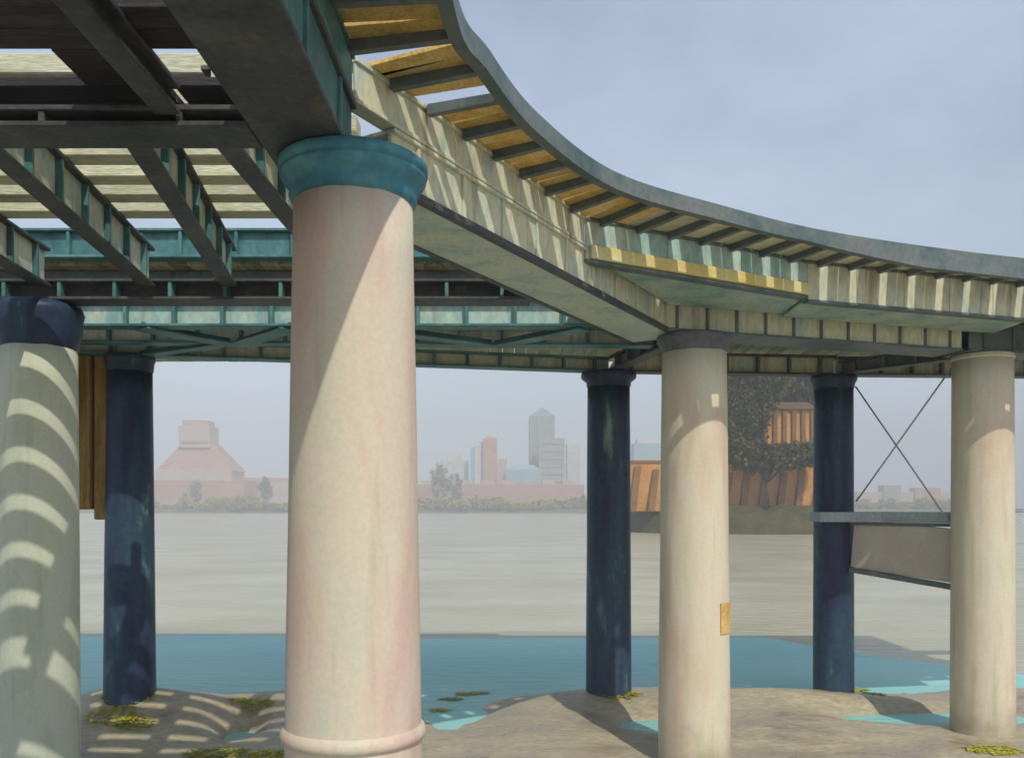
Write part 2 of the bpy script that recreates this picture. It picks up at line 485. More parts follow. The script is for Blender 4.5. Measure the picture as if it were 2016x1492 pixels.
# ------------------------------------------------------------------ columns
def column(name, label, cx, cy, zbase, r_top, r_bot, m_shaft, m_cap, cap_r, cap_h, ztop=Z(2.36), collar=None, style='round', cap_label=None):
    t = thing(name, (cx, cy, zbase), label, 'column', 'iron columns carrying the jetty')
    bm = bmesh.new()
    zc = ztop - cap_h
    prof = []
    n = 14
    for i in range(n + 1):
        s = i / n
        r = r_bot + (r_top - r_bot) * (s ** 0.9)
        prof.append((r, zbase - 0.5 + (zc - zbase + 0.5) * s))
    lathe(bm, cx, cy, prof, wob=0.004)
    obj('shaft', bm, m_shaft, t, smooth=True)
    bm = bmesh.new()
    h = cap_h
    if style == 'round':
        pr = [(r_top - 0.01, zc - 0.05), (r_top + 0.018, zc - 0.02), (r_top + 0.03, zc + 0.01), (r_top + 0.025, zc + 0.05),
              (r_top + 0.04, zc + 0.07), (cap_r - 0.03, zc + 0.38 * h), (cap_r, zc + 0.55 * h), (cap_r + 0.004, zc + 0.62 * h),
              (cap_r - 0.012, zc + 0.67 * h), (cap_r + 0.012, zc + 0.72 * h), (cap_r + 0.015, zc + 0.92 * h), (cap_r - 0.01, zc + h)]
    elif style == 'bell':
        pr = [(r_top - 0.01, zc - 0.04), (r_top + 0.015, zc), (r_top + 0.02, zc + 0.06), (r_top + 0.05, zc + 0.35 * h),
              (cap_r - 0.02, zc + 0.62 * h), (cap_r, zc + 0.78 * h), (cap_r - 0.03, zc + 0.93 * h), (cap_r - 0.10, zc + h)]
    else:
        pr = [(r_top - 0.01, zc - 0.03), (r_top + 0.012, zc), (r_top + 0.02, zc + 0.3 * h), (cap_r - 0.015, zc + 0.55 * h),
              (cap_r, zc + 0.62 * h), (cap_r, zc + 0.92 * h), (cap_r - 0.02, zc + h)]
    lathe(bm, cx, cy, pr)
    c = obj('capital', bm, m_cap, t)
    for p in c.data.polygons: p.use_smooth = True
    if cap_label: c['label'] = cap_label
    if collar:
        zc0, rc = collar
        bm = bmesh.new()
        lathe(bm, cx, cy, [(rc - 0.06, zc0 - 0.09), (rc, zc0 - 0.07), (rc + 0.012, zc0 - 0.03), (rc + 0.004, zc0), (rc - 0.02, zc0 + 0.025), (rc - 0.06, zc0 + 0.03)])
        obj('collar', bm, m_shaft, t, smooth=True)
    return t


column('iron_column', 'huge pinkish cream column with teal capital in the foreground', -1.09, 5.95, -0.45, 0.405, 0.512,
       'pink', 'tealcap', 0.495, 0.25, collar=(Z(-1.50), 0.485), cap_label='teal painted round capital')
column('iron_column', 'pale green column striped by slat shadows at the left edge', -5.47, 10.0, -0.45, 0.40, 0.44,
       'palegreen', 'navy', 0.475, 0.50, style='bell', cap_label='bell capital with the girder shade in its dark colour')  # capital coloured darker for the shade under its girder
column('iron_column', 'cream column under the bend of the girder, right of centre', 2.51, 11.9, -0.45, 0.44, 0.50,
       'cream', 'greycap', 0.51, 0.22, style='flat', cap_label='grey flat capital')
cc = bpy.data.objects['iron_column.002']
bm = bmesh.new()
rr_ = []
for zz in (Z(-1.27), Z(-1.68)):
    for rad in (0.478, 0.492):
        rr_.append([bm.verts.new((2.51 + rad * math.sin(R(a_)), 11.9 - rad * math.cos(R(a_)), zz)) for a_ in range(34, 76, 6)])
for i in range(6):
    for q_ in ((0, 1), (1, 3), (3, 2), (2, 0)):
        bm.faces.new((rr_[q_[0]][i], rr_[q_[0]][i + 1], rr_[q_[1]][i + 1], rr_[q_[1]][i]))
for i in (0, 6):
    bm.faces.new((rr_[0][i], rr_[1][i], rr_[3][i], rr_[2][i]))
bmesh.ops.recalc_face_normals(bm, faces=bm.faces)
obj('marker_plate', bm, 'ochre', cc)['label'] = 'small blank ochre plate on the column'
column('iron_column', 'rightmost cream column beside the crossed steel rods', 7.30, 13.4, -0.47, 0.43, 0.46,
       'cream', 'cream', 0.434, 0.06, style='flat')
column('iron_column', 'dark navy column nearest the brown timber fender', -5.93, 13.4, 0.10, 0.33, 0.39, 'navy', 'navy', 0.37, 0.24, style='flat')
column('iron_column', 'dark navy column just left of the central cream column', 1.69, 15.1, -0.05, 0.37, 0.40, 'navy', 'navy', 0.48, 0.24, style='flat')
column('iron_column', 'dark navy column between the foliage and the crossed rods', 5.77, 15.5, -0.08, 0.34, 0.35, 'navy', 'navy', 0.40, 0.22, style='flat')


# ------------------------------------------------------------------ girders
def girder(name, label, cat, p0, p1, zb, zt, w, m_web, m_fl, m_st, sp=0.45, kind='I', group=None, st=True, m_bot=None, trim=False):
    """Riveted girder from p0 to p1 (x, y of its centre line): web(s), flanges and vertical stiffeners."""
    a = Vector((p0[0], p0[1], zb)); b = Vector((p1[0], p1[1], zb))
    mt, L = frame(a, b)
    t = thing(name, a, label, cat, group)
    h = zt - zb
    ft = 0.035
    if kind == 'I':
        bm = bmesh.new(); box(bm, 0.003, L - 0.003, -0.015, 0.015, ft - 0.005, h - ft + 0.005, 0, mt); obj('web', bm, m_web, t)
    else:
        for s in (-1, 1):
            y = s * (w / 2 - 0.05)
            bm = bmesh.new(); box(bm, 0.003, L - 0.003, y - 0.015, y + 0.015, ft - 0.005, h - ft + 0.005, 0, mt); obj('web', bm, m_web, t)
    bm = bmesh.new(); box(bm, 0, L, -w / 2, w / 2, 0, ft, 0.006, mt); obj('bottom_flange', bm, m_bot or m_fl, t)
    bm = bmesh.new(); box(bm, 0, L, -w / 2, w / 2, h - ft, h, 0.006, mt); obj('top_flange', bm, m_fl, t)
    if trim:                     # dark angle irons along both lower edges
        for s in (-1, 1):
            y = s * (w / 2 - 0.03)
            bm = bmesh.new(); box(bm, 0.004, L - 0.004, y - 0.036, y + 0.036, -0.012, 0.05, 0.006, mt); obj('edge_angle', bm, 'iron', t)
    if st:
        n = max(2, int(L / sp))
        yo = 0.013 if kind == 'I' else w / 2 - 0.037
        yi = w / 2 - 0.012
        sm = bmesh.new()
        box(sm, -0.02, 0.02, 0, yi - yo, ft, h - ft, 0.004)
        me = bpy.data.meshes.new('stiffener'); sm.to_mesh(me); sm.free(); me.materials.append(M[m_st])
        ang = math.atan2((b - a).y, (b - a).x)
        for i in range(n):
            x = L * (i + 0.5) / n
            inst('stiffener', me, mt @ Vector((x, yo, 0)), t, rotz=ang)
            inst('stiffener', me, mt @ Vector((x, -yo, 0)), t, rotz=ang + math.pi)
    return t


ZB = Z(2.362)
# near-row box girders (centre lines lie half a width behind the outer face)
def off(p, q, d):                # shift the line p->q to its left by d
    v = Vector((q[0] - p[0], q[1] - p[1])).normalized()
    nrm = Vector((-v.y, v.x)) * d
    return (p[0] + nrm.x, p[1] + nrm.y), (q[0] + nrm.x, q[1] + nrm.y)


L0, L1, L2, L3, L4 = (-1.08, -4.0), (-1.08, 5.95), (2.05, 11.45), (6.79, 12.98), (12.5, 14.2)
a, b = off(L0, L1, 0.275)
girder('box_girder', 'dark box girder running overhead from the top edge to the teal capital', 'girder', a, (b[0], b[1] + 0.05), ZB, Z(2.80), 0.55, 'teal', 'iron', 'teal', 0.9, 'box')
a, b = off(L1, L2, 0.39)
girder('box_girder', 'sage box girder sloping from the foreground capital to the bend', 'girder', (a[0] + 0.22, a[1] + 0.40), (b[0] + 0.30, b[1] + 0.52), ZB + 0.002, Z(2.80), 0.78, 'sage', 'sage', 'sage', 0.6, 'box', m_bot='cyanlight', trim=True)
a, b = off(L2, L3, 0.30)
girder('box_girder', 'cream panelled girder between the two right cream columns', 'girder', (a[0] - 0.05, a[1]), b, ZB + 0.004, Z(2.80), 0.60, 'sage', 'slate', 'slate', 0.43, 'box')
a, b = off(L3, L4, 0.30)
girder('box_girder', 'slate girder end leaving the frame above the rightmost column', 'girder', (a[0] + 0.12, a[1]+0.03), b, ZB + 0.006, Z(2.802), 0.60, 'slate', 'slate', 'slate', 0.5, 'box')

# fascia plates above the girders, carrying the overhanging walkway
F = [(-1.08, -4.0), (-1.08, 5.95), (0.80, 9.25), (3.74, 10.88), (7.3, 12.02), (12.6, 13.1)]
ZW = 3.10


def fascia(label, p, q, zb, zt, m_pl, m_an, panels, soffit=None, lit_strip=0):
    a = Vector((p[0], p[1], zb)); b = Vector((q[0], q[1], zb))
    mt, L = frame(a, b)
    t = thing('fascia_plate', a, label, 'fascia')
    h = zt - zb
    w = L / panels
    for i in range(panels):
        bm = bmesh.new()
        box(bm, i * w + 0.004, (i + 1) * w - 0.004, 0.02, 0.045 + 0.004 * (i % 2), 0.012, h - 0.012, 0.004, mt)
        obj('panel', bm, m_pl, t)
    bm = bmesh.new(); box(bm, 0, L, 0.0, 0.14, -0.02, 0.014, 0.005, mt); obj('bottom_angle', bm, m_an, t)
    bm = bmesh.new(); box(bm, 0, L, 0.0, 0.14, h - 0.014, h + 0.02, 0.005, mt); obj('top_angle', bm, m_an, t)
    if lit_strip:  # added strip whose yellow imitates a sunlit lower edge
        bm = bmesh.new(); box(bm, 0.05, L - 0.02, -0.035, 0.018, 0.018, 0.16, 0.01, mt); obj('sunlight', bm, 'sunlight', t)['label'] = 'yellow cream valance strip imitating a lit edge'
    if soffit:
        bm = bmesh.new()
        vs = [bm.verts.new((x, y, zb + 0.03)) for x, y in soffit]
        f = bm.faces.new(vs)
        r = bmesh.ops.extrude_face_region(bm, geom=[f])
        bmesh.ops.translate(bm, verts=[v for v in r['geom'] if isinstance(v, bmesh.types.BMVert)], vec=(0, 0, 0.03))
        bmesh.ops.recalc_face_normals(bm, faces=bm.faces)
        obj('soffit_panel', bm, 'cyan', t)
    return t


fascia('dark teal fascia plate above the overhead girder at top', F[0], F[1], Z(2.822), Z(ZW), 'teal', 'teal', 8)
fascia('sunlit cream fascia plate between capital and first bend', (F[1][0] + 0.01, F[1][1] + 0.02), F[2], Z(2.824), Z(ZW), 'sage', 'sage', 3)
fascia('fascia plate tinted teal for walkway shade over the central cream column', F[2], F[3], Z(2.66), Z(ZW), 'cyan', 'slate', 3, lit_strip=1,  # pale teal imitates the walkway's shade on this plate
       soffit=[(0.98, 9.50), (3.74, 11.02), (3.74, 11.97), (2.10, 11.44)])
fascia('long cream fascia plate running out at the right edge', F[3], F[4], Z(2.62), Z(ZW), 'sage', 'slate', 5,
       soffit=[(3.75, 11.02), (7.3, 12.16), (7.3, 13.08), (6.8, 12.96), (3.75, 11.97)])
fascia('far fascia plate beyond the right edge of view', F[4], F[5], Z(2.60), Z(ZW), 'sage', 'slate', 5)

# ------------------------------------------------------------------ cantilever walkway
def smooth_poly(pts, step=0.02):
    """Catmull-Rom through pts, resampled evenly; returns points and tangents."""
    P = [Vector((p[0], p[1])) for p in pts]
    P = [2 * P[0] - P[1]] + P + [2 * P[-1] - P[-2]]
    out = []
    for i in range(1, len(P) - 2):
        for k in range(60):
            t = k / 60
            p0, p1, p2, p3 = P[i - 1], P[i], P[i + 1], P[i + 2]
            out.append(0.5 * ((2 * p1) + (p2 - p0) * t + (2 * p0 - 5 * p1 + 4 * p2 - p3) * t * t + (3 * p1 - p0 - 3 * p2 + p3) * t ** 3))
    out.append(P[-2])
    return out


outer = smooth_poly([(-0.40, -4.0), (-0.40, 2.0), (-0.40, 5.2), (-0.19, 6.1), (0.20, 7.1), (0.96, 8.28), (2.10, 9.13), (3.83, 10.14), (6.64, 11.16), (9.6, 11.85), (12.6, 12.4)])


def fascia_hit(p, d):
    """Distance from p along d to the fascia polyline."""
    best = 9
    for a, b in zip(F, F[1:]):
        a, b = Vector(a), Vector(b)
        e = b - a
        den = d.x * e.y - d.y * e.x
        if abs(den) < 1e-6: continue
        w = a - p
        s = (w.x * e.y - w.y * e.x) / den
        u = (w.x * d.y - w.y * d.x) / den
        if s > 0.05 and -0.02 <= u <= 1.02 and s < best: best = s
    return best if best < 3 else 0.7


wk = thing('cantilever_walkway', (-0.4, -4.0, Z(ZW)), 'curved overhanging walkway with ochre boards along the inner edge', 'walkway')
# edge beam: a swept channel section
bm = bmesh.new()
sec = [(-0.05, -0.09), (0.045, -0.09), (0.045, 0.07), (0.02, 0.07), (0.02, -0.055), (-0.05, -0.055)]
prev = None
cum = [0.0]
for i in range(1, len(outer)):
    cum.append(cum[-1] + (outer[i] - outer[i - 1]).length)
for i, p in enumerate(outer):
    if i % 4 and i != len(outer) - 1: continue
    q = outer[min(i + 1, len(outer) - 1)] - outer[max(i - 1, 0)]
    q.normalize()
    rt = Vector((q.y, -q.x))
    ring = [bm.verts.new((p.x + rt.x * sx, p.y + rt.y * sx, Z(ZW) + 0.04 + (sz - 0.10 * min(1, max(0, (p.x - 3.4) / 1.6)) if sz < 0 else sz))) for sx, sz in sec]
    if prev:
        for k in range(6):
            bm.faces.new((prev[k], prev[(k + 1) % 6], ring[(k + 1) % 6], ring[k]))
    else:
        bm.faces.new(ring)
    prev = ring
bm.faces.new(prev[::-1])
bmesh.ops.recalc_face_normals(bm, faces=bm.faces)
obj('edge_beam', bm, 'slate', wk)


def outer_at(s):
    for i in range(1, len(cum)):
        if cum[i] >= s:
            t = (s - cum[i - 1]) / max(1e-6, cum[i] - cum[i - 1])
            p = outer[i - 1].lerp(outer[i], t)
            q = (outer[i] - outer[i - 1]).normalized()
            return p, q
    return outer[-1], (outer[-1] - outer[-2]).normalized()


S_TOT = cum[-1]
sp = 0.45
s = 0.2
k = 0
missing = {22: 1}
while s < S_TOT - 0.5:
    p, q = outer_at(s)
    nrm = Vector((-q.y, q.x))
    D = fascia_hit(p, nrm)
    p0 = Vector((p.x, p.y, Z(ZW) - 0.03)); p1 = Vector((p.x + nrm.x * D, p.y + nrm.y * D, Z(ZW) - 0.03))
    mt, L = frame(p0, p1)
    bm = bmesh.new()
    # tapered bracket: web plus foot flange
    vs = []
    for y in (-0.03, 0.03):
        vs.append([bm.verts.new(mt @ Vector(c)) for c in ((0.0, y, -0.015), (L - 0.005, y, -0.03), (L - 0.005, y, 0.05), (0.0, y, 0.05))])
    bm.faces.new(vs[0]); bm.faces.new(vs[1][::-1])
    for i in range(4):
        bm.faces.new((vs[0][i], vs[1][i], vs[1][(i + 1) % 4], vs[0][(i + 1) % 4]))
    bmesh.ops.recalc_face_normals(bm, faces=bm.faces)
    obj('bracket', bm, 'slate', wk)
    for j, ds in enumerate((0.225, 0.385) if p.y > 5.2 else (0.225, 0.385, 0.065)):  # third board added to keep stray sun arcs off the foreground column
        pb, qb = outer_at(s + ds)
        nb = Vector((-qb.y, qb.x))
        Db = fascia_hit(pb, nb)
        if k in missing and missing[k] == j: continue
        m2, Lb = frame((pb.x, pb.y, Z(ZW) + 0.022), (pb.x + nb.x * Db, pb.y + nb.y * Db, Z(ZW) + 0.022))
        bm = bmesh.new()
        box(bm, 0.03, Lb + 0.05, -0.078, 0.078, 0.0, 0.03 + 0.004 * random.random(), 0.003, m2)
        obj('board', bm, 'ochre' if pb.x < 1.7 else 'palewood', wk, origin=m2.translation)
    s += sp
    k += 1

# ------------------------------------------------------------------ cross girders under the wide deck (teal stiffeners imitate shadow bars)
girder('cross_girder', 'dark flat cross girder from foreground capital to left edge', 'girder', (-8.5, 5.52), (-1.64, 5.52), ZB + 0.003, Z(2.50), 0.34, 'iron', 'iron', 'iron', 0.8)
girder('cross_girder', 'dark cross girder resting on the striped left column', 'girder', (-13.0, 9.95), (0.2, 9.95), ZB + 0.001, Z(2.60), 0.34, 'iron', 'iron', 'teal', 0.6)
girder('cross_girder', 'pale teal panelled girder behind the striped left column', 'girder', (-13.0, 11.35), (1.0, 11.35), ZB + 0.003, Z(2.74), 0.26, 'cyan', 'teal', 'teal', 0.62)
girder('cross_girder', 'sage panelled girder with yellowish webs ending behind the bend', 'girder', (-13.0, 12.22), (2.05, 12.72), ZB + 0.005, Z(2.64), 0.26, 'sage', 'teal', 'teal', 0.62)
girder('cross_girder', 'thin far girder over the navy column by the fender', 'girder', (-13.0, 11.87), (1.69, 15.1), ZB + 0.001, Z(2.62), 0.28, 'sage', 'teal', 'teal', 0.55)
girder('cross_girder', 'far sage girder joining the two right navy columns', 'girder', (1.80, 15.10), (5.77, 15.50), ZB + 0.003, Z(2.72), 0.28, 'sage', 'iron', 'slate', 0.55)
girder('cross_girder', 'far girder running right behind the crossed rods', 'girder', (5.80, 15.5), (13.5, 15.9), ZB + 0.005, Z(2.70), 0.28, 'sage', 'slate', 'slate', 0.55)
girder('link_girder', 'short dark girder from far navy column to the rightmost column', 'girder', (5.85, 15.32), (7.22, 13.62), ZB + 0.006, Z(2.60), 0.22, 'slate', 'iron', 'slate', 0.5)
girder('link_girder', 'short dark link girder behind the central cream column', 'girder', (2.42, 12.3), (1.78, 14.9), ZB + 0.007, Z(2.62), 0.24, 'slate', 'iron', 'slate', 0.5)

# stringers carrying the open sleepers
for lab, p, q in (('dark stringer beam nearest the foreground capital', (-1.98, 5.72), (-1.90, 9.76)),
                  ('middle stringer beam with a speckled pale side', (-2.55, 5.72), (-3.20, 9.76)),
                  ('left stringer beam with a speckled pale side', (-3.62, 5.72), (-4.12, 9.76)),
                  ('outermost stringer beam at the left edge of view', (-4.9, 5.72), (-5.3, 9.76))):
    girder('stringer', lab, 'beam', p, q, Z(2.50), Z(2.935), 0.17, 'sage', 'iron', 'teal', 0.55)
# longitudinal beams in the near boarded bay
for lab, x in (('dark beam across the boarded ceiling at top left', -2.13), ('dark beam at the far left of the boarded ceiling', -3.62)):
    girder('ceiling_beam', lab, 'beam', (x, -3.9), (x, 5.34), Z(2.43), Z(2.62), 0.16, 'iron', 'iron', 'iron', 0.9, st=False)


# ------------------------------------------------------------------ decks, board by board
def plank_mesh(lx, ly, lz, m, bev=0.006):
    bm = bmesh.new(); box(bm, -lx / 2, lx / 2, -ly / 2, ly / 2, 0, lz, bev)
    me = bpy.data.meshes.new('plank'); bm.to_mesh(me); bm.free(); me.materials.append(M[m])
    return me


# near bay: tarred ceiling boards across, a few missing
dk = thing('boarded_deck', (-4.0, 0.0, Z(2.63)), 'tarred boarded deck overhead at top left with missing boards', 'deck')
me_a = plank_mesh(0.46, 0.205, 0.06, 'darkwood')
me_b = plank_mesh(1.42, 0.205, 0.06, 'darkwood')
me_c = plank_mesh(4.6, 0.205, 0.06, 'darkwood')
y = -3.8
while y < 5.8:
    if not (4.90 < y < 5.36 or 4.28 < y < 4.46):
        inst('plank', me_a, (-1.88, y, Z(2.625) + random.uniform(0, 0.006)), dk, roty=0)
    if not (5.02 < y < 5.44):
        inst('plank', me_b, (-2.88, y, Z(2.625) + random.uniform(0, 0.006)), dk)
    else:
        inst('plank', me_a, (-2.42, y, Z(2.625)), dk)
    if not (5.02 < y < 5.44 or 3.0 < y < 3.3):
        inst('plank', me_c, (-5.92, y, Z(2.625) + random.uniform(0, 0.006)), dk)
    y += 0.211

# open bay: spaced sleepers
sl = thing('open_sleeper_deck', (-3.0, 7.6, Z(2.95)), 'open deck of spaced cream sleepers left of the foreground column', 'deck')
y = 5.95
while y < 9.1:
    xr = -1.15 + max(0, (y - 6.0)) * 0.56 - 0.55
    xl = -7.2
    bm = bmesh.new(); 
    x0 = xl + random.uniform(-0.1, 0.1)
    box(bm, x0, xr, -0.105, 0.105, 0, 0.14, 0.010)
    bmesh.ops.translate(bm, verts=bm.verts, vec=(0, y, Z(2.94)))
    obj('sleeper', bm, 'palewood', sl, origin=((x0 + xr) / 2, y, Z(2.94)))
    y += 0.455

# wide far deck: boards running away from the viewer, lengthened unseen to extend the shadow
fd = thing('boarded_deck', (-3.5, 12.5, Z(3.15)), 'wide far deck of weathered boards behind the open sleepers', 'deck')
me_f = plank_mesh(0.225, 7.35, 0.06, 'decktop')
x = -9.0 - 17 * 0.235
i = -17
while x < 2.2:
    inst('plank', me_f, (x, 14.75 + random.uniform(-0.02, 0.02), Z(3.12)), fd)
    x += 0.235
    i += 1
girder('edge_girder', 'dark teal edge girder of the wide far deck', 'girder', (-13.0, 10.95), (-0.3, 10.95), Z(3.15), Z(3.52), 0.2, 'teal', 'teal', 'teal', 0.7)
# posts and joists that carry the far deck on the cross girders
jm = plank_mesh(15.0, 0.12, 0.16, 'slate')
for lab, y in (('joist under the front of the wide far deck', 11.4), ('joist under the middle of the wide far deck', 12.9), ('joist under the rear of the wide far deck', 14.9)):
    o = inst('joist', jm, (-5.5, y, Z(2.955)), None)
    tag(o, lab, 'joist')
pm = bmesh.new(); box(pm, -0.06, 0.06, -0.06, 0.06, 0, 1.0, 0.008)
pme = bpy.data.meshes.new('deck_post'); pm.to_mesh(pme); pm.free(); pme.materials.append(M['teal'])
for k, (x, yy, z0, z1, lab) in enumerate((
        (-6.6, 9.95, 2.602, 3.5, 'far left teal post standing on the dark cross girder'),
        (-4.3, 9.95, 2.602, 3.15, 'teal post at the end of the left stringer beam'),
        (-3.35, 9.95, 2.602, 3.15, 'teal post at the end of the middle stringer beam'),
        (-6.2, 11.35, 2.742, 2.95, 'leftmost stub post on the pale teal girder'),
        (-1.5, 11.35, 2.742, 2.95, 'stub post on the pale teal girder behind the big column'),
        (0.8, 11.35, 2.742, 2.95, 'stub post at the right end of pale teal girder'))):
    o = inst('deck_post', pme, (x, yy, Z(z0)), None, scale=(1, 1, z1 - z0))
    tag(o, lab, 'post')

# right arm: boards from the fascia, lengthened unseen past the far row to extend the shadow
ra = thing('boarded_deck', (6.5, 14.0, Z(2.9)), 'boarded deck of the right arm above the cream girder', 'deck')


def fy(x):
    for a, b in zip(F, F[1:]):
        if a[0] <= x <= b[0] and b[0] > a[0]:
            return a[1] + (b[1] - a[1]) * (x - a[0]) / (b[0] - a[0])
    return 12


x = 1.0
i = 0
while x < 12.4:
    y0 = fy(x) + 0.16
    y1 = 18.3 if x > 2.05 else 11.0
    if x < 2.05: y1 = 11.0
    bm = bmesh.new(); box(bm, x - 0.105, x + 0.105, y0, y1, Z(2.86), Z(2.92), 0.005)
    obj('plank', bm, 'decktop', ra, origin=(x, (y0 + y1) / 2, Z(2.86)))
    x += 0.224
    i += 1

# ------------------------------------------------------------------ bracing, landing, fender
def rod_thing(name, label, cat, segs, r, m, plate=None):
    t = thing(name, segs[0][0], label, cat)
    for p, q in segs:
        bm = bmesh.new(); tube(bm, p, q, r, seg=8); obj('rod', bm, m, t, smooth=True)
    if plate:
        bm = bmesh.new()
        mt, L = frame(Vector(plate) - Vector((0.09, 0.1, 0)), Vector(plate) + Vector((0.09, -0.1, 0)))
        box(bm, 0, L, -0.012, 0.012, -0.07, 0.07, 0.004, mt)
        obj('gusset', bm, m, t)
    return t


pA, pB = Vector((6.08, 15.28, Z(2.15))), Vector((7.0, 13.72, Z(-0.30)))
pC, pD = Vector((6.98, 13.72, Z(2.22))), Vector((6.08, 15.25, Z(0.12)))
rod_thing('cross_brace', 'thin crossed steel rods between navy and rightmost columns', 'brace', [(pA, pB), (pC, pD)], 0.014, 'rod')
# horizontal diagonals below the deck (flat V seen left of the big column)
def brace_beam(label, p, q, w=0.12):
    t = thing('diagonal_brace', p, label, 'brace')
    mt, L = frame(p, q)
    bm = bmesh.new(); box(bm, 0, L, -w / 2, w / 2, -0.012, 0.012, 0.003, mt); obj('flat_bar', bm, 'teal', t)
    bm = bmesh.new(); box(bm, 0, L, -0.012, 0.012, 0.008, 0.09, 0.003, mt); obj('rib', bm, 'teal', t)
    return t


zd = Z(2.345)
brace_beam('left arm of the dark flat V brace under the panelled girders', (-4.85, 11.30, zd), (-4.05, 12.40, zd), 0.3)
brace_beam('right arm of the dark flat V brace under the panelled girders', (-2.9, 11.30, zd - 0.003), (-3.95, 12.42, zd - 0.003), 0.3)
brace_beam('flat diagonal brace ending at the navy column by the fender', (-5.75, 13.35, zd), (-4.2, 12.45, zd), 0.2)
brace_beam('dark diagonal brace right of the big foreground column', (-2.0, 11.30, zd), (-0.3, 12.5, zd), 0.24)
brace_beam('second dark diagonal brace right of the big foreground column', (0.95, 11.32, zd - 0.003), (-0.25, 12.55, zd - 0.003), 0.24)

# low landing platform right of the far navy column
lp = thing('landing_platform', (6.5, 14.8, Z(-0.4)), 'low pale landing platform beside the rightmost navy column', 'platform')
bm = bmesh.new()
foot = [(5.38, 15.62), (5.36, 15.02), (6.3, 14.75), (7.0, 13.86), (9.5, 14.3), (9.5, 16.6), (6.0, 16.4)]


def prism(bm, pts, z0, z1, bev=0):
    b = [bm.verts.new((x, y, z0)) for x, y in pts]
    t_ = [bm.verts.new((x, y, z1)) for x, y in pts]
    bm.faces.new(b[::-1]); bm.faces.new(t_)
    for i in range(len(pts)):
        j = (i + 1) % len(pts)
        bm.faces.new((b[i], b[j], t_[j], t_[i]))


prism(bm, foot, Z(-0.24), Z(-0.07))
obj('deck_slab', bm, 'concrete', lp)
bm = bmesh.new(); mt, L = frame((5.98, 15.2, Z(-1.04)), (7.10, 13.84, Z(-1.2))); box(bm, 0, L, -0.05, 0.05, 0, 0.86, 0.01, mt); obj('side_panel', bm, 'panel', lp)
bm = bmesh.new(); mt, L = frame((5.97, 15.2, Z(-1.12)), (7.11, 13.84, Z(-1.31))); box(bm, 0, L, -0.1, 0.08, 0, 0.08, 0.01, mt); obj('bottom_rail', bm, 'slate', lp)
bm = bmesh.new(); mt, L = frame((5.97, 15.18, Z(-0.30)), (7.10, 13.82, Z(-0.30))); box(bm, 0, L, -0.07, 0.07, 0, 0.055, 0.01, mt); obj('top_rail', bm, 'slate', lp)

# hanging timber fender between the striped and the navy left columns
fe = thing('timber_fender', (-7.2, 13.3, Z(-0.15)), 'brown timber fender of upright baulks hanging behind the left columns', 'fender')
x = -8.1
for k, zb in enumerate((0.0, -0.03, -0.02, -0.06, -0.04, -0.02, -0.18, -0.03)):
    bm = bmesh.new()
    yb = 12.75 + 0.22 * (x + 9.0) + 0.36
    box(bm, -0.13, 0.13, -0.12, 0.12, 0, 2.60 - zb, 0.02)
    bmesh.ops.translate(bm, verts=bm.verts, vec=(x, yb, Z(zb)))
    obj('baulk', bm, 'fender', fe, origin=(x, yb, Z(zb)))
    x += 0.272 if k != 2 else 0.30
for zz in (0.55, 1.75):
    bm = bmesh.new(); mt, L = frame((-8.25, 13.20, Z(zz)), (-5.95, 13.70, Z(zz)))
    box(bm, 0, L, 0.13, 0.26, 0, 0.2, 0.015, mt); obj('waling', bm, 'fender', fe)

# ------------------------------------------------------------------ seaweed on the sand
M['weed'] = mat('olive_yellow_seaweed', [(0.28, 0.28, 0.015), (0.42, 0.40, 0.025), (0.55, 0.50, 0.04)], nscale=6, rough=0.5, bump=0.2, rand=0.25)


def at_ground(u, v, z=None):
    """Photo pixel -> point on the foreshore (walk along the sight line until it meets the sand or water)."""
    dx, dz = (u - U0) / FPX, -(v - V0) / FPX
    y = 6.0
    while y < 40:
        h = max(ground_h(dx * y, y), WATER)
        if EYE + dz * y <= h: break
        y += 0.01
    return dx * y, y, h


weeds = [(868, 1398, 0.16, 'small round seaweed clump nearest the big column in the inlet'),
         (890, 1376, 0.20, 'seaweed clump second from the big column in the inlet'),
         (918, 1366, 0.20, 'seaweed clump third from the big column in the inlet'),
         (945, 1364, 0.16, 'seaweed clump farthest from the big column in the inlet'),
         (1215, 1366, 0.42, 'yellow seaweed at the foot of the middle navy column'),
         (1680, 1358, 0.32, 'yellow-green seaweed at the foot of the right navy column'),
         (1720, 1366, 0.20, 'thin seaweed trail right of the right navy column'),
         (645, 1384, 0.26, 'olive seaweed just left of the big column on sand'),
         (495, 1384, 0.36, 'olive seaweed patch between left navy and big columns'),
         (250, 1370, 0.42, 'olive seaweed band in front of left navy column'),
         (225, 1405, 0.40, 'olive seaweed band on sand beside the striped column'),
         (265, 1425, 0.28, 'short olive seaweed tuft between striped and big columns'),
         (420, 1484, 0.45, 'olive seaweed at the bottom edge left of centre'),
         (530, 1484, 0.30, 'olive seaweed tuft at the bottom edge beside big column'),
         (1960, 1478, 0.40, 'yellow seaweed at the foot of the rightmost column')]
